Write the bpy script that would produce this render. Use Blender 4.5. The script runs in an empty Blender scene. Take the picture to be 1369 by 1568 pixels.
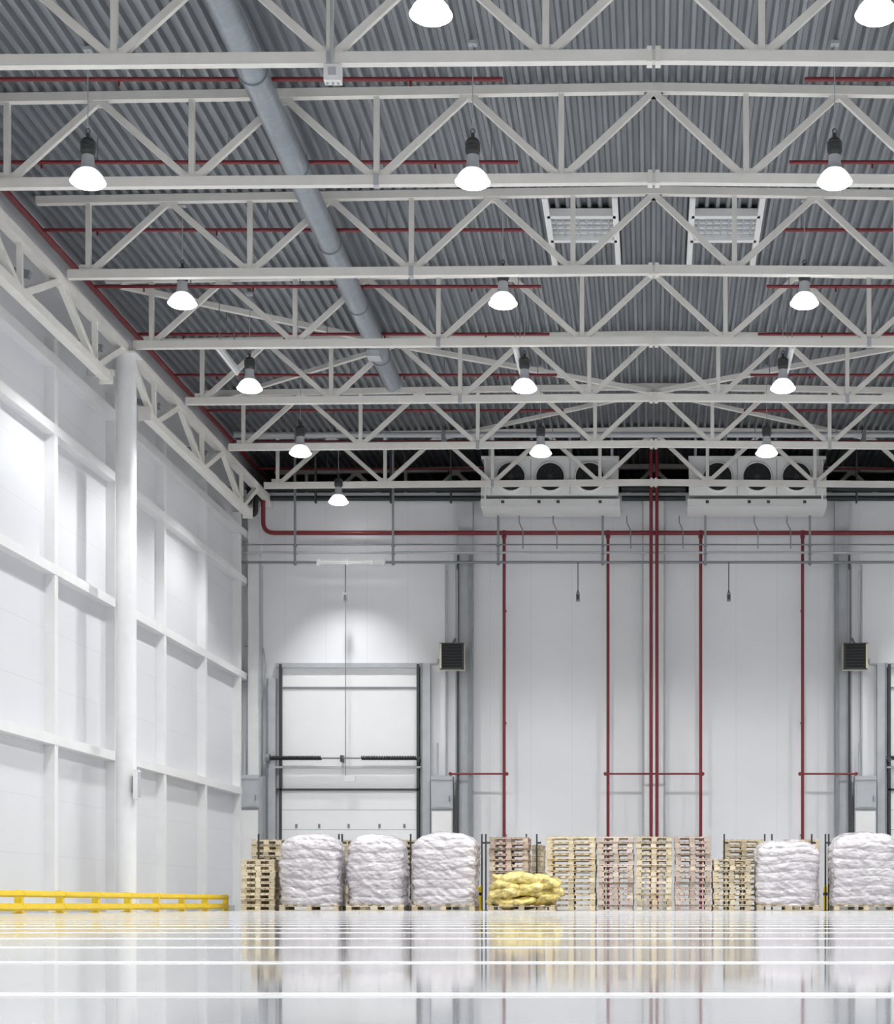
import bpy, math, random
from mathutils import Vector, Matrix, noise
random.seed(7)
F=2808.0; VX=1001.0; VY=1385.0; CZ=0.14   # survey constants (focal / principal axis in photo units, eye height m)
def X(px,d): return (px-VX)*d/F
def Z(py,d): return (VY-py)*d/F+CZ
D=49.2; W=11.05; H=11.0; DE=D+9
sc=bpy.context.scene
sc.view_settings.view_transform='Standard'
sc.view_settings.look='None'
# ---------------------------------------------------------------- materials
def mat(name,col,rough=.5,metal=0.,var=.06,scale=3.,bump=0.,bscale=20.,emit=None,estr=0.,coat=0.,stretch=None,attr=False,rvar=0.,bdist=.03):
    m=bpy.data.materials.new(name); m.use_nodes=True
    nt=m.node_tree; b=nt.nodes['Principled BSDF']
    tc=nt.nodes.new('ShaderNodeTexCoord'); mp=nt.nodes.new('ShaderNodeMapping')
    nt.links.new(tc.outputs['Object'],mp.inputs['Vector'])
    if stretch: mp.inputs['Scale'].default_value=stretch
    n=nt.nodes.new('ShaderNodeTexNoise'); n.inputs['Scale'].default_value=scale; n.inputs['Detail'].default_value=3
    nt.links.new(mp.outputs['Vector'],n.inputs['Vector'])
    mr=nt.nodes.new('ShaderNodeMapRange'); mr.inputs['From Min'].default_value=.3; mr.inputs['From Max'].default_value=.7
    mr.inputs['To Min'].default_value=1-var; mr.inputs['To Max'].default_value=1+var
    nt.links.new(n.outputs['Fac'],mr.inputs['Value'])
    vm=nt.nodes.new('ShaderNodeVectorMath'); vm.operation='SCALE'
    vm.inputs[0].default_value=col[:3]
    if attr:
        a=nt.nodes.new('ShaderNodeAttribute'); a.attribute_name='Col'
        nt.links.new(a.outputs['Color'],vm.inputs[0])
    nt.links.new(mr.outputs['Result'],vm.inputs['Scale'])
    nt.links.new(vm.outputs['Vector'],b.inputs['Base Color'])
    b.inputs['Roughness'].default_value=rough; b.inputs['Metallic'].default_value=metal
    if rvar:
        r2=nt.nodes.new('ShaderNodeMapRange'); r2.inputs['From Min'].default_value=.3; r2.inputs['From Max'].default_value=.7
        r2.inputs['To Min'].default_value=rough-rvar; r2.inputs['To Max'].default_value=rough+rvar
        nt.links.new(n.outputs['Fac'],r2.inputs['Value']); nt.links.new(r2.outputs['Result'],b.inputs['Roughness'])
    if coat: b.inputs['Coat Weight'].default_value=coat; b.inputs['Coat Roughness'].default_value=.1
    if bump:
        n2=nt.nodes.new('ShaderNodeTexNoise'); n2.inputs['Scale'].default_value=bscale; n2.inputs['Detail'].default_value=5
        nt.links.new(mp.outputs['Vector'],n2.inputs['Vector'])
        bp=nt.nodes.new('ShaderNodeBump'); bp.inputs['Strength'].default_value=bump; bp.inputs['Distance'].default_value=bdist
        nt.links.new(n2.outputs['Fac'],bp.inputs['Height']); nt.links.new(bp.outputs['Normal'],b.inputs['Normal'])
    if emit:
        b.inputs['Emission Color'].default_value=(*emit,1); b.inputs['Emission Strength'].default_value=estr
        m.cycles.emission_sampling='NONE'
    return m
def seam_mat(name,col,rough,axis,pitch,width,dark):
    m=mat(name,col,rough,var=.02,scale=.6)
    nt=m.node_tree; b=nt.nodes['Principled BSDF']
    src=b.inputs['Base Color'].links[0].from_socket
    tc=[n for n in nt.nodes if n.type=='TEX_COORD'][0]
    sp=nt.nodes.new('ShaderNodeSeparateXYZ'); nt.links.new(tc.outputs['Object'],sp.inputs[0])
    d=nt.nodes.new('ShaderNodeMath'); d.operation='DIVIDE'; d.inputs[1].default_value=pitch
    nt.links.new(sp.outputs[axis],d.inputs[0])
    f=nt.nodes.new('ShaderNodeMath'); f.operation='FRACT'; nt.links.new(d.outputs[0],f.inputs[0])
    l=nt.nodes.new('ShaderNodeMath'); l.operation='LESS_THAN'; l.inputs[1].default_value=width/pitch
    nt.links.new(f.outputs[0],l.inputs[0])
    mx=nt.nodes.new('ShaderNodeMix'); mx.data_type='RGBA'
    nt.links.new(l.outputs[0],mx.inputs['Factor']); nt.links.new(src,mx.inputs['A'])
    mx.inputs['B'].default_value=(*[c*dark for c in col],1)
    nt.links.new(mx.outputs['Result'],b.inputs['Base Color'])
    return m
M={}
M['steel']=mat('painted_steel_white',(.79,.77,.72),.45,var=.04)
M['wsteel']=mat('painted_steel_wall',(.80,.80,.80),.4,var=.03)
M['deck']=mat('galvanised_deck',(.25,.268,.285),.42,metal=.35,var=.15,scale=1.5,stretch=(6,.3,1))
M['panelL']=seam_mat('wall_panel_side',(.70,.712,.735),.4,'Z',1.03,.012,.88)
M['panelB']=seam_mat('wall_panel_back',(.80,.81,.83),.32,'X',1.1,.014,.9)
M['darkwall']=mat('partition_shade_tone',(.22,.23,.24),.6)  # dark grey base: the gloom of the bay beyond is put into the colour
M['grey']=mat('grey_steel',(.25,.265,.28),.45,metal=.3)
M['lgrey']=mat('light_grey_steel',(.47,.49,.51),.4,metal=.1)
M['dark']=mat('dark_metal',(.045,.048,.05),.5)
M['black']=mat('black_rubber',(.010,.010,.012),.6)
M['green']=mat('dark_green_pipe',(.012,.024,.02),.5)
M['red']=mat('red_sprinkler_paint',(.19,.018,.025),.4)
M['duct']=mat('spiral_duct_metal',(.34,.38,.42),.35,metal=.45,var=.08,scale=8)
M['white']=mat('white_enamel',(.82,.82,.81),.4,var=.02)
M['door']=mat('door_panel_white',(.88,.885,.89),.5,var=.01)
M['cream']=mat('cream_enamel',(.70,.65,.47),.4)
M['yellow']=mat('yellow_paint',(.88,.64,.02),.35)
M['glow']=mat('lamp_lens',(1,1,1),.4,emit=(1,1,1),estr=30)
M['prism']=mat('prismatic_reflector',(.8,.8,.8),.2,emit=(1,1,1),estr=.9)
M['wood']=mat('pallet_wood',(.6,.5,.35),.75,attr=True,var=.15,scale=12,stretch=(1,1,4))
M['wrap']=mat('stretch_wrap',(.62,.585,.61),.18,var=.2,scale=4,bump=.8,bscale=6,coat=1.,stretch=(1,1,2.2),bdist=.06)
M['ybag']=mat('yellow_sacks',(.74,.60,.20),.3,var=.45,scale=8,bump=.8,bscale=12,coat=.8,bdist=.05)
M['line']=mat('floor_line_white',(.95,.95,.95),.12)
M['glass']=mat('skylight_glazing',(.5,.54,.56),.3)
M['floor']=mat('polished_floor',(.38,.39,.41),.055,var=.10,scale=.6,rvar=.025)
# ---------------------------------------------------------------- mesh builder
class MB:
    def __init__(s): s.v=[];s.f=[];s.m=[];s.mats=[];s.sm=[];s.col=[]
    def mi(s,k):
        if k not in s.mats: s.mats.append(k)
        return s.mats.index(k)
    def add(s,vs,fs,k,smooth=False,col=None):
        o=len(s.v); s.v+= [tuple(p) for p in vs]; i=s.mi(k)
        for f in fs:
            s.f.append([a+o for a in f]); s.m.append(i); s.sm.append(smooth); s.col.append(col or (1,1,1))
    def box(s,x0,x1,y0,y1,z0,z1,k,col=None):
        if x0>x1:x0,x1=x1,x0
        if y0>y1:y0,y1=y1,y0
        if z0>z1:z0,z1=z1,z0
        vs=[(x,y,z) for x in(x0,x1) for y in(y0,y1) for z in(z0,z1)]
        s.add(vs,[(0,1,3,2),(4,6,7,5),(0,4,5,1),(2,3,7,6),(0,2,6,4),(1,5,7,3)],k,col=col)
    def beam(s,a,b,w,h,k):
        a=Vector(a);b=Vector(b);d=(b-a).normalized()
        up=Vector((0,0,1)) if abs(d.z)<.98 else Vector((0,1,0))
        r=d.cross(up).normalized(); u=r.cross(d).normalized()
        vs=[p+r*i*w/2+u*j*h/2 for p in(a,b) for i in(-1,1) for j in(-1,1)]
        s.add(vs,[(0,1,3,2),(4,6,7,5),(0,4,5,1),(2,3,7,6),(0,2,6,4),(1,5,7,3)],k)
    def cyl(s,a,b,r,k,n=12,r2=None,cap=True):
        if r2 is None:r2=r
        a=Vector(a);b=Vector(b);d=(b-a).normalized()
        up=Vector((0,0,1)) if abs(d.z)<.98 else Vector((0,1,0))
        x=d.cross(up).normalized(); y=x.cross(d)
        vs=[];
        for p,q in((a,r),(b,r2)):
            for i in range(n):
                t=2*math.pi*i/n; vs.append(p+x*q*math.cos(t)+y*q*math.sin(t))
        s.add(vs,[(i,(i+1)%n,(i+1)%n+n,i+n) for i in range(n)],k,True)
        if cap: s.add(vs,[list(range(n))[::-1],[i+n for i in range(n)]],k)
    def pipe(s,pts,r,k,n=10,fil=None):
        pts=[Vector(p) for p in pts]; fil=fil or r*2.2; P=[pts[0]]
        for i in range(1,len(pts)-1):
            a,b,c=pts[i-1:i+2]; d1=(a-b);d2=(c-b); q=min(fil,d1.length*.45,d2.length*.45)
            A=b+d1.normalized()*q; C=b+d2.normalized()*q
            for j in range(6):
                t=j/5; P.append(A*(1-t)**2+b*2*t*(1-t)+C*t*t)
        P.append(pts[-1])
        up=None; vs=[]
        for i,p in enumerate(P):
            d=(P[min(i+1,len(P)-1)]-P[max(i-1,0)]).normalized()
            if up is None: up=Vector((0,0,1)) if abs(d.z)<.9 else Vector((0,1,0))
            x=d.cross(up).normalized(); up=x.cross(d).normalized()
            for j in range(n):
                t=2*math.pi*j/n; vs.append(p+x*r*math.cos(t)+up*r*math.sin(t))
        fs=[(i*n+j,i*n+(j+1)%n,(i+1)*n+(j+1)%n,(i+1)*n+j) for i in range(len(P)-1) for j in range(n)]
        s.add(vs,fs,k,True); L=(len(P)-1)*n
        s.add(vs,[list(range(n))[::-1],[L+j for j in range(n)]],k)
    def lathe(s,c,prof,k,n=24):
        vs=[(c[0]+r*math.cos(2*math.pi*i/n),c[1]+r*math.sin(2*math.pi*i/n),c[2]+z) for r,z in prof for i in range(n)]
        s.add(vs,[(q*n+i,q*n+(i+1)%n,(q+1)*n+(i+1)%n,(q+1)*n+i) for q in range(len(prof)-1) for i in range(n)],k,True)
    def mesh(s,name):
        me=bpy.data.meshes.new(name); me.from_pydata(s.v,[],s.f)
        for k in s.mats: me.materials.append(M[k])
        me.polygons.foreach_set('material_index',s.m); me.polygons.foreach_set('use_smooth',s.sm)
        if 'wood' in s.mats:
            a=me.color_attributes.new('Col','FLOAT_COLOR','CORNER'); arr=[]
            for f,c in zip(s.f,s.col): arr+= [c[0],c[1],c[2],1]*len(f)
            a.data.foreach_set('color',arr)
        me.update(); return me
    def obj(s,name,loc=(0,0,0),rot=0):
        return place(s.mesh(name),name,loc,rot)
def place(me,name,loc=(0,0,0),rot=0,parent=None):
    o=bpy.data.objects.new(name,me); bpy.context.collection.objects.link(o)
    o.location=loc; o.rotation_euler=(0,0,rot)
    if parent: o.parent=parent
    return o
# ---------------------------------------------------------------- shell
Y0=-6.
b=MB(); b.box(-W-.2,W+.2,Y0,DE+.2,-.2,0,'floor'); b.obj('floor')
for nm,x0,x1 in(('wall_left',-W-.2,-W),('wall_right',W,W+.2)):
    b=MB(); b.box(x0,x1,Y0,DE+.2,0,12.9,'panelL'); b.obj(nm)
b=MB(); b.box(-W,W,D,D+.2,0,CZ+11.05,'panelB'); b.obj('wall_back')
b=MB(); b.box(-W,W,DE,DE+.2,0,12.9,'darkwall'); b.obj('wall_rear_bay')
def ztop(x): return CZ+H+1.37-.016*abs(x)
def zbot(x): return CZ+H-.008*abs(x)
b=MB(); pitch=.19; n=int(2*W/pitch); vs=[];xs=[]
prof=[(0,0),(.055,0),(.085,.09),(.155,.09),(.19,0)]
for i in range(n+1):
    for px,pz in prof[:-1]:
        x=-W+i*pitch+px
        if x<=W+.001: xs.append((x,pz))
for x,pz in xs:
    z=ztop(x)+.075+pz
    vs+=[(x,Y0,z),(x,DE,z)]
b.add(vs,[(2*i,2*i+1,2*i+3,2*i+2) for i in range(len(xs)-1)],'deck')
b.obj('ceiling')
b=MB()  # thin white strips across the floor, evenly spaced
for i in range(24):
    y=2.83+1.57*i; hw=.05
    b.box(-W+.3,W-.3,y-hw,y+hw,.0,.002,'line')
b.obj('floor_white_lines')
# ---------------------------------------------------------------- trusses
P=2.8
b=MB()
ends=10.15
for s in(-1,1):
    b.beam((0,0,zbot(0)),(s*ends,0,zbot(ends)),.13,.15,'steel')
    b.beam((0,0,ztop(0)),(s*10.7,0,ztop(10.7)),.13,.13,'steel')
    for i in range(4):
        xt=s*i*P; xv=s*(i+.5)*P
        b.beam((xt,0,ztop(xt)-.05),(xv-s*.05,0,zbot(xv)+.05),.08,.1,'steel')
        if i<3: b.beam((xv+s*.05,0,zbot(xv)+.05),(xt+s*P,0,ztop(xt+s*P)-.05),.08,.1,'steel')
        b.beam((xv,0,zbot(xv)),(xv,0,ztop(xv)),.085,.085,'steel')
        b.box(xv-.16,xv+.16,-.012,.012,zbot(xv),zbot(xv)+.17,'steel')
        b.box(xt-.14,xt+.14,-.012,.012,ztop(xt)-.16,ztop(xt),'steel')
    b.box(s*4.2-.04,s*4.2+.04,-.075,.075,zbot(4.2)-.085,zbot(4.2)+.085,'lgrey')
b.box(-.09,-.02,-.1,.1,zbot(0)-.1,zbot(0)+.1,'steel'); b.box(.02,.09,-.1,.1,zbot(0)-.1,zbot(0)+.1,'steel')
tm=b.mesh('roof_truss')
for k in range(-5,9): place(tm,'roof_truss',(0,23.8+4*k,0))
for s in(-1,1):
    xj=s*10.3; zt=CZ+10.82; zb=CZ+9.93
    for y0 in(-.2,11.8,23.8,35.8):
        b=MB()
        b.beam((xj,y0+.15,zt),(xj,y0+11.85,zt),.18,.16,'steel')
        b.beam((xj,y0+1.3,zb),(xj,y0+10.7,zb),.18,.16,'steel')
        nod=[(.2,zt),(2,zb),(4,zt),(6,zb),(8,zt),(10,zb),(11.8,zt)]
        for (a,za),(c,zc) in zip(nod,nod[1:]): b.beam((xj,y0+a,za),(xj,y0+c,zc),.11,.12,'steel')
        for q in(2,6,10): b.beam((xj,y0+q,zb),(xj,y0+q,zt),.09,.09,'steel')
        for q in(3,7,11): b.beam((xj,y0+q-.5,CZ+10.4),(s*(W-.04),y0+q-.5,CZ+10.55),.1,.12,'grey')
        for q in(1.3,10.7): b.box(xj-.13,xj+.13,y0+q-.012,y0+q+.012,zb-.14,zb+.14,'steel')
        if y0>35: b.beam((xj,y0+11.8,zt),(xj,D-.02,zt),.18,.16,'steel')
        b.obj('jack_truss')
    for yc in(-.2,11.8,23.8,35.8):
        b=MB(); r=.2
        b.cyl((xj,yc,.02),(xj,yc,zt-.1),r,'wsteel',n=32)
        b.box(xj-.3,xj+.3,yc-.3,yc+.3,0,.03,'wsteel'); b.box(xj-.25,xj+.25,yc-.25,yc+.25,zt-.12,zt-.085,'wsteel')
        for t in range(4):
            dx,dy=((1,0),(-1,0),(0,1),(0,-1))[t]
            b.beam((xj+dx*.24,yc+dy*.24,.03),(xj+dx*.24,yc+dy*.24,.25),.02,.02,'wsteel')
        b.box(xj-s*.15,s*(W-.01),yc-.05,yc+.05,CZ+10.3,CZ+10.42,'wsteel')
        b.obj('steel_column')
    b=MB(); b.box(s*10.5,s*10.82,D-.3,D-.002,0,CZ+10.7,'wsteel'); b.box(s*10.48,s*10.52,D-.32,D-.002,0,CZ+9.1,'lgrey'); b.box(s*10.2,s*10.84,D-.32,D-.002,CZ+10.6,CZ+10.73,'wsteel'); b.obj('corner_pilaster')
for s,nm in((-1,'trim_girts_left'),(1,'trim_girts_right')):
    b=MB()
    for z in(2.99,6.08,8.62):
        b.box(s*(W-.2),s*W,Y0+.5,D-.02,CZ+z-.09,CZ+z+.09,'wsteel')
    for i in range(-13,2):
        y=44.5+3.72*i
        b.box(s*(W-.19),s*W,y-.09,y+.09,0,CZ+10.3,'wsteel')
    b.box(s*(W-.22),s*W,Y0+.5,D-.02,CZ+9.75,CZ+9.95,'wsteel')
    b.box(s*(W-.06),s*W,Y0+.5,D-.02,0,.12,'lgrey')
    b.obj(nm)
b=MB()
for s in(-1,1):
    p=[(s*10.4,35.8),(s*5.6,39.8),(0,43.8)]
    for a,c in zip(p,p[1:]):
        b.beam((a[0],a[1],ztop(a[0])-.13),(c[0],c[1],ztop(c[0])-.13),.1,.11,'steel')
    b.beam((s*5.6,39.8,ztop(5.6)-.14),(s*10.4,43.8,ztop(10.4)-.14),.09,.09,'steel')
    b.beam((s*.1,43.8,ztop(0)-.14),(s*5.6,47.8,ztop(5.6)-.14),.09,.09,'steel')
b.box(-.25,.25,43.6,44.,ztop(0)-.2,ztop(0)-.18,'steel')
b.obj('roof_bracing')
# ---------------------------------------------------------------- ducts / sprinklers
b=MB()
def dx_(y): return -5.6-.26*(y-23)/18
zd=CZ+11.72
ya=Y0+1
b.pipe([(dx_(ya),ya,zd),(dx_(41.2),41.2,zd)],.2,'duct',n=28)
seams=[25.8+3.35*i for i in range(-8,5)]
for q in seams:
    b.cyl((dx_(q),q-.03,zd),(dx_(q),q+.03,zd),.222,'duct',n=28)
    for e in(-.045,.045): b.cyl((dx_(q),q+e-.008,zd),(dx_(q),q+e+.008,zd),.212,'grey',n=28)
q=ya
while q<41: b.cyl((dx_(q),q-.006,zd),(dx_(q),q+.006,zd),.204,'lgrey',n=24,cap=False); q+=.55
b.cyl((dx_(41.2),41.18,zd),(dx_(41.2),41.26,zd),.21,'lgrey',n=28)
for q in seams: b.cyl((dx_(q+1),q+1,zd+.15),(dx_(q+1),q+1,ztop(5.6)+.06),.012,'grey',n=6)
b.box(dx_(38)-.16,dx_(38)+.12,38.1,38.5,zd-.32,zd-.19,'lgrey')
b.obj('spiral_air_duct')
b=MB()
zs=CZ+11.88
for s in(-1,1):
    b.pipe([(s*10.8,Y0+1,zs),(s*10.8,56,zs)],.06,'red')
    for i in range(-7,11):
        y=26.4+2.95*i
        b.cyl((s*10.8,y,zs),(s*2.17,y,zs),.033,'red',n=8)
        for xx in(2.6,4.7,6.8,8.9):
            b.cyl((s*xx,y,zs),(s*xx,y,ztop(xx)+.06),.01,'grey',n=6)
            b.cyl((s*(xx+.9),y,zs-.1),(s*(xx+.9),y,zs),.018,'red',n=6)
b.obj('sprinkler_pipes')
b=MB()
b.cyl((-10.6,46.3,CZ+11.86),(10.6,46.3,CZ+11.86),.075,'lgrey',n=12)
b.cyl((-10.6,46.35,CZ+11.66),(10.6,46.35,CZ+11.66),.035,'grey',n=8)
for xx in(-9,-5.3,-1.8,1.8,5.3,9):
    b.box(xx-.05,xx+.05,46.2,46.45,CZ+11.6,CZ+11.96,'grey'); b.cyl((xx,46.3,CZ+11.9),(xx,46.3,ztop(xx)+.06),.012,'grey',n=6)
b.obj('overhead_conduit')
for x in(-8.6,-2.74,2.74,8.6):  # plain white bars hung on rods below the deck
    b=MB()
    b.box(x-.05,x+.05,36.0,37.9,CZ+10.98,CZ+11.06,'white'); b.cyl((x,36.05,CZ+10.95),(x,37.85,CZ+10.95),.035,'white',n=10)
    for q in(36.3,37.6): b.cyl((x,q,CZ+11.05),(x,q,ztop(x)+.06),.01,'grey',n=6)
    b.obj('hung_white_bar')
for s in(-1,1):
    b=MB(); x0=s*.68;x1=s*1.9
    zz=ztop(1.2)-.01
    for xx in(x0,x1): b.box(xx-.05,xx+.05,31.9,35.6,zz-.07,zz+.07,'white')
    for y in(32.75,33.95): b.box(x0,x1,y-.06,y+.06,zz-.07,zz+.07,'white')
    b.box(x0,x1,32.75,33.95,zz+.05,zz+.06,'glass')
    for i in range(1,9): 
        xx=x0+(x1-x0)*i/9; b.box(xx-.012,xx+.012,32.8,33.9,zz,zz+.05,'lgrey')
    for i in range(1,5):
        y=32.75+1.2*i/5; b.box(x0,x1,y-.015,y+.015,zz,zz+.045,'white')
    b.obj('roof_hatch')
# ---------------------------------------------------------------- lamps
def lampmesh(L):
    b=MB()
    b.lathe((0,0,0),[(.0,.64),(.07,.64),(.095,.61),(.1,.44),(.085,.40)],'dark',24)
    for i in range(5): b.lathe((0,0,.45+i*.03),[(.095,0),(.11,.006),(.11,.014),(.095,.02)],'dark',24)
    b.lathe((0,0,0),[(.085,.40),(.09,.32),(.1,.24),(.12,.2)],'lgrey',24)
    b.lathe((0,0,0),[(.12,.20),(.16,.17),(.21,.11),(.24,.05),(.245,.035)],'prism',28)
    b.lathe((0,0,0),[(.245,.035),(.252,.02),(.243,.005),(.19,-.03),(.1,-.05),(.001,-.055)],'glow',28)
    b.cyl((0,0,.63),(0,0,.72),.025,'dark',n=10)
    b.pipe([(0,0,.70),(.04,0,.75),(0,0,.80),(-.04,0,.75),(0,0,.70)],.007,'dark',n=6,fil=.03)
    b.cyl((0,0,.79),(0,0,L),.008,'lgrey',n=6)
    b.box(-.06,.06,-.06,.06,L-.05,L,'lgrey')
    return b.mesh('high_bay_lamp')
rows=[0.,5.3,10.6,15.9,21.4,26.35,32.2,36.9,42.2,47.3]
cache={}
for y in rows:
    for x in(-8.13,-2.6,2.6,8.13):
        if y>47 and abs(x)<3: continue
        zl=CZ+10.36
        if y==32.2: zl+=.17; x*=1.018
        L=round(ztop(x)+.07-zl,3)
        if L not in cache: cache[L]=lampmesh(L)
        o=place(cache[L],'high_bay_lamp',(x,y,zl))
        l=bpy.data.lights.new('lamp_light','SPOT'); l.energy=1150; l.spot_size=math.radians(128 if y<47 else 84); l.spot_blend=.45 if y<47 else .6
        l.shadow_soft_size=.2; l.color=(1,.998,.99)
        lo=bpy.data.objects.new('lamp_light',l); bpy.context.collection.objects.link(lo); lo.parent=o; lo.location=(0,0,-.09)
b=MB(); x=X(510,23.8); z=zbot(4.2)
b.box(x-.11,x+.11,23.72,23.88,z-.3,z-.09,'white'); b.box(x-.05,x+.05,23.7,23.72,z-.24,z-.14,'lgrey')
b.cyl((x,23.7,z-.08),(x,23.7,ztop(4.2)),.02,'lgrey',n=8)
for q in(-.07,0,.07): b.cyl((x+q,23.8,z-.33),(x+q,23.8,z-.29),.018,'lgrey',n=8)
b.obj('junction_box')
# ---------------------------------------------------------------- cooling units
for s in(-1,1):
    b=MB(); x0=-4.53;x1=-.91; f=47.98; bk=48.95
    b.box(x0+.12,x1-.02,f+.05,bk,CZ+10.72,CZ+11.72,'white')
    b.box(x0+.02,x1+.0,f+.02,bk,CZ+11.66,CZ+11.74,'white')
    vs=[(x0,f-.02,CZ+10.42),(x1+.02,f-.02,CZ+10.42),(x1+.02,bk,CZ+10.34),(x0,bk,CZ+10.34),(x0,f+.02,CZ+10.62),(x1+.02,f+.02,CZ+10.62),(x1+.02,bk,CZ+10.72),(x0,bk,CZ+10.72)]
    b.add(vs,[(0,3,2,1),(4,5,6,7),(0,1,5,4),(2,3,7,6),(1,2,6,5),(0,4,7,3)],'white')
    for i in range(3):
        cx=-3.74+i*1.03; cz=CZ+11.2
        n=32; r=.36
        b.cyl((cx,f+.02,cz),(cx,f+.049,cz),r,'black',n=n)
        ring=[(r,f+.05),(r,f-.01),(r+.02,f-.03),(r+.05,f+.03),(r+.05,f+.05)]
        vs=[(cx+rr*math.cos(2*math.pi*j/n),y2,cz+rr*math.sin(2*math.pi*j/n)) for rr,y2 in ring for j in range(n)]
        b.add(vs,[(q*n+j,q*n+(j+1)%n,(q+1)*n+(j+1)%n,(q+1)*n+j) for q in range(4) for j in range(n)],'white',True)
        b.cyl((cx,f-.02,cz),(cx,f+.03,cz),.07,'dark',n=16)
        for j in range(5):
            t=2*math.pi*j/5; 
            b.beam((cx+.06*math.cos(t),f+.005,cz+.06*math.sin(t)),(cx+.33*math.cos(t+.25),f+.005,cz+.33*math.sin(t+.25)),.02,.1,'black')
        for rr in(.12,.2,.28):
            pts=[(cx+rr*math.cos(2*math.pi*j/24),f-.035,cz+rr*math.sin(2*math.pi*j/24)) for j in range(25)]
            for a,c in zip(pts,pts[1:]): b.beam(a,c,.005,.005,'dark')
        for j in range(4):
            t=math.pi*j/4; b.beam((cx-r*math.cos(t),f-.035,cz-r*math.sin(t)),(cx+r*math.cos(t),f-.035,cz+r*math.sin(t)),.006,.006,'dark')
        b.box(cx-.51-.012,cx-.51+.012,f+.03,f+.06,CZ+10.74,CZ+11.66,'lgrey')
    for xx in(-4.3,-3.2,-2.2,-1.1):
        b.box(xx-.03,xx+.03,f+.1,f+.16,CZ+11.7,ztop(xx)+.02,'lgrey'); b.box(xx-.03,xx+.03,bk-.1,bk-.04,CZ+11.7,ztop(xx)+.02,'lgrey')
    for xx in(-3.95,-3.0,-2.5,-1.4): b.box(xx-.04,xx+.04,f-.03,f,CZ+10.5,CZ+10.57,'dark')
    b.box(x0+.1,x0+.14,f-.03,f+.05,CZ+10.6,CZ+11.7,'white'); b.box(x0-.0,x0+.12,f+.1,bk-.1,CZ+10.72,CZ+11.3,'white')
    if s>0:
        for i,v in enumerate(b.v): b.v[i]=(-v[0],v[1],v[2])
        b.f=[f_[::-1] for f_ in b.f]
    b.obj('evaporator_cooling_unit')
# ---------------------------------------------------------------- back wall services
dW=48.6
b=MB()
for py,r,k in((834,.022,'grey'),(846,.03,'lgrey'),(861,.035,'grey')):
    zz=Z(py,dW); b.cyl((-10.95,dW,zz),(10.95,dW,zz),r,k,n=8)
for px in(452,602,763,923,1080,1240,1400,1550):
    xx=X(px,dW); zt_=CZ+10.3 if abs(xx)<4.6 else ztop(xx)
    b.box(xx-.03,xx+.03,dW-.05,dW-.01,Z(866,dW),zt_,'grey'); 
    for py in(834,846,861): b.box(xx-.05,xx+.05,dW-.05,dW+.05,Z(py,dW)-.05,Z(py,dW)-.03,'grey')
for px in(795,847,960,1040,1155,1205):
    xx=X(px,dW); b.pipe([(xx,dW,CZ+10.3),(xx,dW,Z(800,dW)),(xx+.1,dW,Z(812,dW)),(xx+.1,dW,Z(840,dW))],.015,'grey',n=6)
b.obj('wall_conduit_rack')
b=MB()
for py,r,dd in((748,.09,48.8),(763,.07,48.85)):
    for a,c in((-10.5,-4.6),(-.85,.85),(4.6,10.5)):
        b.cyl((a,dd,Z(py,dd)),(c,dd,Z(py,dd)),r,'green',n=12)
for s in(-1,1):
    b.pipe([(s*10.5,48.8,Z(748,48.8)),(s*10.75,48.8,Z(748,48.8)),(s*10.75,48.8,Z(770,48.8)),(s*10.75,48.3,Z(772,48.8)),(s*10.95,48.3,Z(772,48.8))],.08,'green')
    b.pipe([(s*10.3,48.6,Z(760,48.6)),(s*10.55,48.6,Z(760,48.6)),(s*10.55,48.6,Z(789,48.6)),(s*10.95,48.6,Z(789,48.6))],.07,'black')
    for xx in(5.4,7.,9.): b.box(s*xx-.02,s*xx+.02,48.75,48.9,Z(770,48.8),ztop(xx),'dark')
b.obj('refrigerant_pipes')
b=MB(); dR=48.75
zz=Z(816,dR)
b.pipe([(X(403,dR),dR-.4,zs-.9),(X(403,dR),dR,zs-.9),(X(403,dR),dR,zz),(-X(403,dR),dR,zz),(-X(403,dR),dR,zs-.9),(-X(403,dR),dR-.4,zs-.9)],.06,'red',fil=.3)
for px in(772,931,1073,1229):
    xx=X(px,dR)
    b.cyl((xx,dR,zz),(xx,dR,0.02),.042,'red',n=10)
    b.cyl((xx,dR,zz-.14),(xx,dR,zz+.06),.06,'red',n=10)
    for h in(2,5,8): b.box(xx-.03,xx+.03,dR-.02,D-.005,h-.02,h+.02,'red')
for px in(997,1006): b.cyl((X(px,48.5),48.5,.02),(X(px,48.5),48.5,Z(690,48.5)),.045,'red',n=10)
for a,c in((690,776),(927,1076),(1225,1311)):
    b.cyl((X(a,dR),dR-.02,Z(1185,dR)),(X(c,dR),dR-.02,Z(1185,dR)),.025,'red',n=8)
    for q in(a,c): b.cyl((X(q,dR),dR-.06,Z(1185,dR)),(X(q,dR),dR+.05,Z(1185,dR)),.05,'red',n=8)
b.obj('red_riser_pipes')
for s in(-1,1):
    b=MB(); xx=s*5.02
    b.box(xx-.19,xx+.19,48.92,48.945,0,CZ+10.75,'lgrey'); b.box(xx-.02,xx+.02,48.94,D-.03,0,CZ+10.75,'lgrey'); b.box(xx-.19,xx+.19,D-.03,D-.001,0,CZ+10.75,'lgrey')
    b.box(xx+s*.17,xx+s*.21,48.78,48.92,0,CZ+9.3,'dark')
    b.box(xx-s*.18,xx-s*.1,48.8,48.92,0,CZ+9.3,'grey')
    for px in(683,699):
        q=s*-X(px,D); b.box(q-.02,q+.02,D-.1,D-.001,0,CZ+9.1,'lgrey')
    b.obj('back_wall_column')
b=MB()
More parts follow.
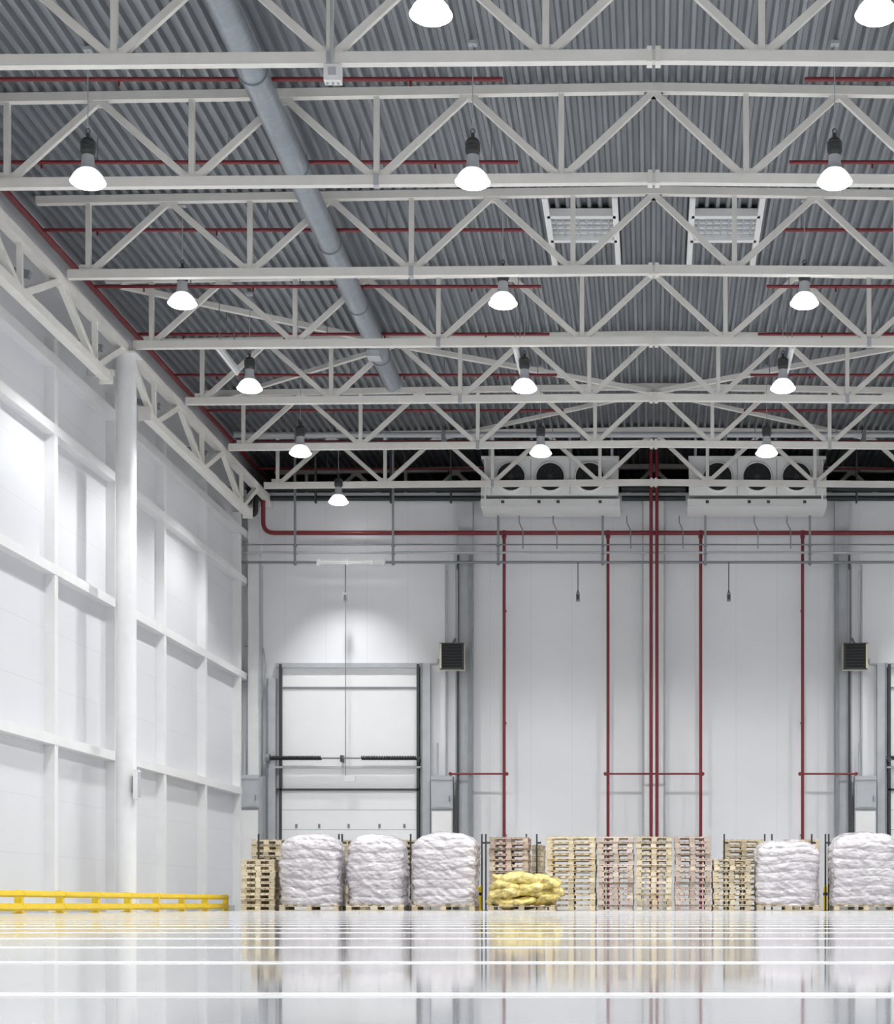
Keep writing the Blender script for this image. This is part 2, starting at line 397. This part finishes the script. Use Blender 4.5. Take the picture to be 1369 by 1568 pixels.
b.box(-.28,.28,D-.2,D-.001,0,CZ+10.8,'wsteel')
for q in(-.29,.29): b.box(q-.02,q+.02,D-.23,D-.001,0,CZ+10.8,'lgrey')
b.obj('center_wall_column')
for px in(885,1116,529):
    b=MB(); d=48.5; xx=X(px,d)
    zb_=Z(908,d)
    b.cyl((xx,d,Z(861,d)),(xx,d,zb_),.012,'dark',n=6)
    b.box(xx-.05,xx+.05,d-.04,d+.04,zb_-.22,zb_,'grey'); b.box(xx-.035,xx+.035,d-.055,d-.04,zb_-.18,zb_-.05,'dark')
    b.cyl((xx,d,zb_),(xx,d,zb_+.08),.03,'dark',n=8,r2=.015)
    if px==529:
        b.cyl((xx,d,zb_-.22),(xx,d,Z(1188,d)),.012,'grey',n=6)
        b.box(xx-.02,xx+.26,d-.05,d+.05,Z(1197,d),Z(1188,d),'white')
    b.obj('pendant_control')
b=MB(); d=48.4; zz=Z(861,d)
b.box(X(487,d),X(590,d),d-.04,d+.04,zz-.02,zz+.03,'white'); b.cyl((X(490,d),d-.02,zz-.04),(X(587,d),d-.02,zz-.04),.018,'white',n=10)
for q in(487,587,570,532): b.box(X(q,d)-.03,X(q,d)+.03,d-.06,d+.06,zz-.08,zz+.07,'white')
for q in(500,575): b.cyl((X(q,d),d,zz),(X(q,d),d+.16,zz+.0),.015,'grey',n=6)
b.obj('fluorescent_tube_light')
for s in(-1,1):
    b=MB(); d=48.3; xx=s*-X(692,d); zz=Z(1005,d); w=.32
    b.box(xx-w,xx+w,d,d+.3,zz-.35,zz+.35,'cream')
    b.box(xx-w+.05,xx+w-.05,d-.015,d,zz-.33,zz+.33,'black')
    for i in range(8):
        q=zz-.28+i*.08; vs=[(xx-w+.04,d-.05,q-.03),(xx+w-.04,d-.05,q-.03),(xx+w-.04,d+.0,q+.02),(xx-w+.04,d+.0,q+.02)]
        b.add(vs,[(0,1,2,3)],'dark')
        b.box(xx-w+.04,xx+w-.04,d-.055,d-.045,q-.035,q-.02,'dark')
    b.box(xx-w,xx-w+.05,d-.06,d,zz-.35,zz+.35,'cream' if s<0 else 'dark'); b.box(xx+w-.05,xx+w,d-.06,d,zz-.35,zz+.35,'dark' if s<0 else 'cream')
    b.box(xx-w,xx+w,d-.06,d,zz+.32,zz+.35,'dark'); b.box(xx-w,xx+w,d-.06,d,zz-.35,zz-.32,'dark')
    b.beam((xx,d+.3,zz),(xx,D-.01,zz),.08,.08,'grey'); b.beam((xx,d+.15,zz+.35),(xx,D-.02,zz+.6),.04,.04,'grey')
    b.cyl((xx-.15,d+.2,zz+.35),(xx-.15,d+.2,Z(870,d)),.015,'lgrey',n=8); b.cyl((xx+.12,d+.2,zz+.35),(xx+.12,d+.2,Z(870,d)),.015,'lgrey',n=8)
    b.obj('fan_heater')
for s in(-1,1):
    def q(px): return s*-X(px,D)
    def zz(py): return Z(py,D)
    E=D-.002
    b=MB()
    b.box(q(433),q(640),D-.1,D-.04,0,zz(1210),'door')
    for i in range(1,6):
        h=zz(1210)-.53*i
        b.box(q(433),q(640),D-.102,D-.1,h-.008,h+.008,'lgrey')
    for px in(455,490,535,582,620):
        b.box(q(px)-.03,q(px)+.03,D-.115,D-.1,zz(1268),zz(1262),'grey')
    b.box(q(433),q(640),D-.03,E,zz(1210),zz(1023),'door')
    for a in(431,641):
        b.box(q(a)-.035,q(a)+.035,D-.16,E,0,zz(1018),'dark')
    for a,c,top in((412,424,1040),(647,660,1017)):
        b.box(q(a),q(c),D-.2,E,0,zz(top),'lgrey')
        b.box(q(a)-.02,q(a)+.02,D-.22,E,0,zz(top),'grey')
    b.box(q(424),q(650),D-.12,E,zz(1023),zz(1016),'lgrey')
    b.box(q(433),q(640),D-.05,D-.03,zz(1055),zz(1052),'grey')
    b.box(q(424),q(648),D-.2,D-.1,zz(1177),zz(1174),'lgrey')
    b.box(q(424),q(648),D-.16,D-.05,zz(1211),zz(1208),'dark')
    b.cyl((q(412),D-.3,zz(1162)),(q(646),D-.3,zz(1162)),.025,'grey',n=10)
    for a,c in((417,495),(556,640)):
        x0,x1=sorted((q(a),q(c))); T=34; N=T*10; pts=[]
        for i in range(N+1):
            t=2*math.pi*i/10; pts.append((x0+(x1-x0)*i/N,D-.3+.045*math.cos(t),zz(1162)+.045*math.sin(t)))
        b.pipe(pts,.02,'black',n=4,fil=.001)
    for a in(414,526,643): b.box(q(a)-.03,q(a)+.03,D-.36,E,zz(1168),zz(1158),'dark')
    b.cyl((q(414)-.05,D-.3,zz(1162)),(q(414)+.05,D-.3,zz(1162)),.12,'grey',n=16)
    b.pipe([(q(375),D-.12,zz(990)),(q(404),D-.12,zz(992)),(q(409),D-.12,zz(1020)),(q(395),D-.12,zz(1130))],.02,'lgrey',n=6)
    b.pipe([(q(650),D-.12,zz(1018)),(q(672),D-.12,zz(1018)),(q(672),D-.12,zz(1010))],.03,'lgrey',n=6)
    b.obj('door_sectional_dock')
    for (a,c,t,bt) in((370.5,407,1196,1240),(663,696,1196,1240)):
        b=MB(); f=.85 if a<400 else .45; B_=D-.33 if a<400 else D-.13
        b.box(q(a),q(c),D-f,B_,0,zz(t),'lgrey')
        b.box(q(a),q(c),D-f-.03,B_,zz(t),zz(t-6),'lgrey')
        x0,x1=sorted((q(a),q(c)))
        b.box(x0+.05,x1-.05,D-f-.015,D-f,zz(bt)+.05,zz(t)-.07,'lgrey'); b.box(x1-.1,x1-.07,D-f-.04,D-f-.015,zz(bt)+.2,zz(bt)+.35,'grey')
        b.box(x0,x1,D-f-.02,D-f,zz(bt)-.02,zz(bt)+.02,'grey'); b.box(x0+.03,x1-.03,D-f-.01,D-f,.3,zz(bt)-.06,'white')
        b.cyl((x0+.15,B_-.1,zz(t)),(x0+.15,B_-.1,zz(t)+1.),.025,'lgrey',n=8)
        b.obj('electrical_cabinet')
b=MB(); b.box(-10.08,-10.0,35.5,35.75,Z(1225,35.8),Z(1180,35.8),'wsteel'); b.box(-10.0,-9.99,35.53,35.72,Z(1222,35.8),Z(1183,35.8),'lgrey')
b.box(-10.12,-10.08,35.55,35.85,Z(1215,35.8),Z(1190,35.8),'grey')
b.obj('switch_box')
b=MB(); y=36.3; x=X(183,y); b.cyl((x,y,0),(x,y,Z(1300,y)),.045,'red',n=10); b.cyl((x,y,Z(1303,y)),(x,y,Z(1298,y)),.06,'red',n=10); b.obj('red_standpipe')
# ---------------------------------------------------------------- guard rail
b=MB(); xr=-9.8
for i in range(-8,8):
    y=28.3+1.95*i
    b.box(xr-.05,xr+.06,y-.06,y+.06,0,.365,'yellow'); b.box(xr-.1,xr+.1,y-.1,y+.1,0,.015,'yellow')
    if i<7:
        for z0,z1 in((.25,.355),(.04,.16)):
            b.box(xr+.05,xr+.075,y+.02,y+1.93,z0,z1,'yellow'); b.box(xr+.075,xr+.1,y+.02,y+1.93,z0+.03,z1-.03,'yellow')
b.obj('guard_rail')
# ---------------------------------------------------------------- pallets
cols={'y':[(.74,.63,.43),(.80,.70,.51),(.62,.50,.32),(.68,.60,.46),(.50,.42,.29)],
      'p':[(.56,.43,.36),(.66,.54,.46),(.49,.39,.33),(.72,.63,.50),(.42,.34,.28)]}
def pallet(b,cx,cy,z,w,d,pal,a=0.,h=.128):
    ca,sa=math.cos(a),math.sin(a)
    base=random.choice(cols[pal])
    def bx(x0,x1,y0,y1,z0,z1):
        k=random.uniform(.75,1.18); c=random.choice(cols[pal]); c=tuple((c[i]*.5+base[i]*.5)*k for i in range(3))
        n0=len(b.v); b.box(x0,x1,y0,y1,z+z0,z+z1,'wood',col=c)
        for i in range(n0,len(b.v)):
            x,y,zz=b.v[i]; b.v[i]=(cx+x*ca-y*sa,cy+x*sa+y*ca,zz)
    t=.02
    for yy in(-d/2+.05,0,d/2-.05):
        bx(-w/2,w/2,yy-.05,yy+.05,0,t)
        for xx in(-w/2+.07,0,w/2-.07): bx(xx-.06,xx+.06,yy-.05,yy+.05,t,h-2*t)
        bx(-w/2,w/2,yy-.05,yy+.05,h-2*t,h-t)
    n=7
    for i in range(n):
        xx=-w/2+.05+(w-.1)*i/(n-1); bx(xx-.045,xx+.045,-d/2,d/2,h-t,h)
def stack(x0,x1,top,front,pal,depth=1.0):
    b=MB(); w=x1-x0; h=.128; n=max(1,round(top/h))
    for i in range(n):
        pallet(b,(x0+x1)/2+random.uniform(-.015,.015),front+depth/2+random.uniform(-.03,.03),i*h,w-.03,depth,pal,random.uniform(-.012,.012),h)
    b.obj('pallet_stack')
def S(p0,p1,t,d,pal,depth=1.0): stack(X(p0,d),X(p1,d),Z(t,d),d,pal,depth)
S(368,422,1315,41,'y'); S(384,432,1285,43,'y',.9); S(524,560,1290,43.2,'y',.8); S(600,640,1290,43.2,'y',.8)
S(748,810,1283,41.5,'p'); S(813,834,1298,43.,'y',.8)
S(836,913,1284,41,'y'); S(915,971,1284,41,'p'); S(973,1030,1281,41,'y'); S(1032,1089,1284,41,'p'); S(1091,1151,1313,41,'y'); S(1108,1170,1284,43,'y'); S(1215,1256,1284,43,'y',.8)
S(1384,1450,1284,41.,'y')
b=MB()
for px,d in((396,42.6),(519,42.7),(524,42.7),(629,42.9),(738,42.7),(744,41.3),(806,42.8),(822,42.7),(1109,42.75),(1171,42.6),(1182,42.6),(1243,42.7),(1264,41.9),(1269,42.2)):
    x=X(px,d); b.box(x-.018,x+.018,d-.02,d+.02,0,Z(1277,d),'dark'); b.box(x-.03,x+.03,d-.04,d+.04,0,.02,'dark'); b.box(x-.018,x+.1,d-.015,d+.015,Z(1292,d),Z(1289,d),'dark')
b.obj('pallet_stake_posts')
def ridged(v): return 1-2*abs(noise.noise(v))
def wrapped(x0,x1,top,front,seed):
    b=MB(); w=x1-x0; cx=(x0+x1)/2; dep=1.15; cy=front+dep/2
    pallet(b,cx,cy,0,w-.14,dep-.05,'y',0,.13)
    nu,nv=168,110; zb=.12; hh=top-zb; L=8; vs=[]
    off=Vector((seed*7.3,seed*3.1,seed*1.7))
    for j in range(nv+1):
        v=j/nv
        if v<.78: z=zb+hh*.80*v/.78; sh=1.
        else:
            t=(v-.78)/.22; z=zb+hh*(.80+.20*math.sin(t*math.pi/2)); sh=max(0,math.cos(t*math.pi/2))**.6
        lay=(z-zb)/hh*L; 
        for i in range(nu):
            a=2*math.pi*i/nu; c,s_=math.cos(a),math.sin(a); n=4.2
            rr=(abs(c)**n+abs(s_)**n)**(-1/n)
            px=(w/2-.03)*rr*c; py=(dep/2-.02)*rr*s_
            taper=1-.05*abs(v-.4) 
            nn=Vector((c,s_,0))
            p=Vector((px*sh*taper,py*sh*taper,z))
            q=p+off
            lw=lay+.5*noise.noise(q*1.3); li=math.floor(lw); fr=lw-li
            bulge=.035*(max(0,math.sin(fr*math.pi))**.5)-.03
            perim=(a*3/math.pi+(li%2)*.5+.1*noise.noise(q*2)); seam=abs((perim%1)-.5)*2
            dsp=bulge*sh-.02*max(0,(seam-.8)/.2)*sh
            dsp+=.07*noise.noise(q*1.6)+.025*noise.noise(Vector((q.x*3,q.y*3,q.z*6)))
            dsp+=.025*ridged(Vector((q.x*4+q.z*3,q.y*4,q.z*7+q.x*4)))+.014*ridged(Vector((q.x*10-q.z*7,q.y*10,q.z*13)))-.028
            p+=nn*dsp*(.4+.6*sh)
            if v>.78: p.z+=.07*noise.noise(q*2.6)*(1-sh*.5)+ .03*ridged(q*5)*(1-sh)
            vs.append((cx+p.x,cy+p.y,p.z))
    fs=[(j*nu+i,j*nu+(i+1)%nu,(j+1)*nu+(i+1)%nu,(j+1)*nu+i) for j in range(nv) for i in range(nu)]
    fs.append([nv*nu+i for i in range(nu)])
    b.add(vs,fs,'wrap',True)
    b.obj('wrapped_sack_pallet')
def WR(p0,p1,t,d,sd): wrapped(X(p0,d),X(p1,d),Z(t,d),d,sd)
WR(422,523,1277,40.6,1); WR(524,623,1279,40.6,2); WR(625,732,1275,40.6,3); WR(1154,1259,1286,40.6,4); WR(1272,1382,1275,40.6,5)
b=MB(); d=39.8; x0,x1=X(747,d),X(850,d); cx=(x0+x1)/2
pallet(b,cx,d+.55,0,x1-x0,1.1,'y',0,.13)
def sack(c,l,w,h,rot,sd):
    nu,nv=36,20; vs=[]
    for j in range(nv+1):
        ph=-math.pi/2+math.pi*j/nv
        for i in range(nu):
            a=2*math.pi*i/nu; n=3.
            rr=(abs(math.cos(a))**n+abs(math.sin(a))**n)**(-1/n)
            cp=max(0,math.cos(ph))**.6
            p=Vector((l/2*rr*math.cos(a)*cp,w/2*rr*math.sin(a)*cp,h/2*math.sin(ph)))
            k=1+.34*noise.noise(p*5+Vector((sd,0,0)))+.16*ridged(p*9+Vector((0,sd,0)))
            p*=k; x=p.x*math.cos(rot)-p.y*math.sin(rot); y=p.x*math.sin(rot)+p.y*math.cos(rot)
            vs.append((c[0]+x,c[1]+y,c[2]+p.z+.05*math.sin(p.x*6+sd)+.12*rot*x))
    b.add(vs,[(j*nu+i,j*nu+(i+1)%nu,(j+1)*nu+(i+1)%nu,(j+1)*nu+i) for j in range(nv) for i in range(nu)],'ybag',True)
sd=0
for lz,row in((.23,[-.42,.02,.45]),(.39,[-.40,.06,.47]),(.54,[-.34,.16,.44]),(.69,[-.26,.14])):
    for xx in row:
        for yy in(.3,.8):
            sd+=1; sack((cx+xx*1.0+random.uniform(-.08,.08),d+yy+random.uniform(-.06,.06),lz+random.uniform(-.04,.04)),.62,.52,.22,random.uniform(-.6,.6),sd*3.7)
b.obj('yellow_sack_pallet')
for px in(734,1264):
    b=MB(); y=42.5; x=X(px,y); b.cyl((x,y,0),(x,y,.55),.05,'yellow',n=14); b.cyl((x,y,.55),(x,y,.58),.05,'yellow',n=14,r2=.02); b.box(x-.1,x+.1,y-.1,y+.1,0,.012,'yellow'); b.cyl((x,y,.35),(x,y,.42),.052,'black',n=14); b.obj('bollard')
# ---------------------------------------------------------------- world, camera
w=bpy.data.worlds.new('World'); sc.world=w; w.use_nodes=True
w.node_tree.nodes['Background'].inputs[0].default_value=(.95,.97,1,1); w.node_tree.nodes['Background'].inputs[1].default_value=1.1
cam=bpy.data.cameras.new('camera'); co=bpy.data.objects.new('camera',cam); bpy.context.collection.objects.link(co)
co.location=(0,0,CZ); co.rotation_euler=(math.pi/2,0,0)
k=1397/1369
cam.sensor_fit='HORIZONTAL'; cam.sensor_width=36; cam.lens=F*k/1397*36
cam.shift_x=-(VX*k-698.5)/1397; cam.shift_y=(VY*k-800)/1397
cam.clip_start=.05; cam.clip_end=300
sc.camera=co
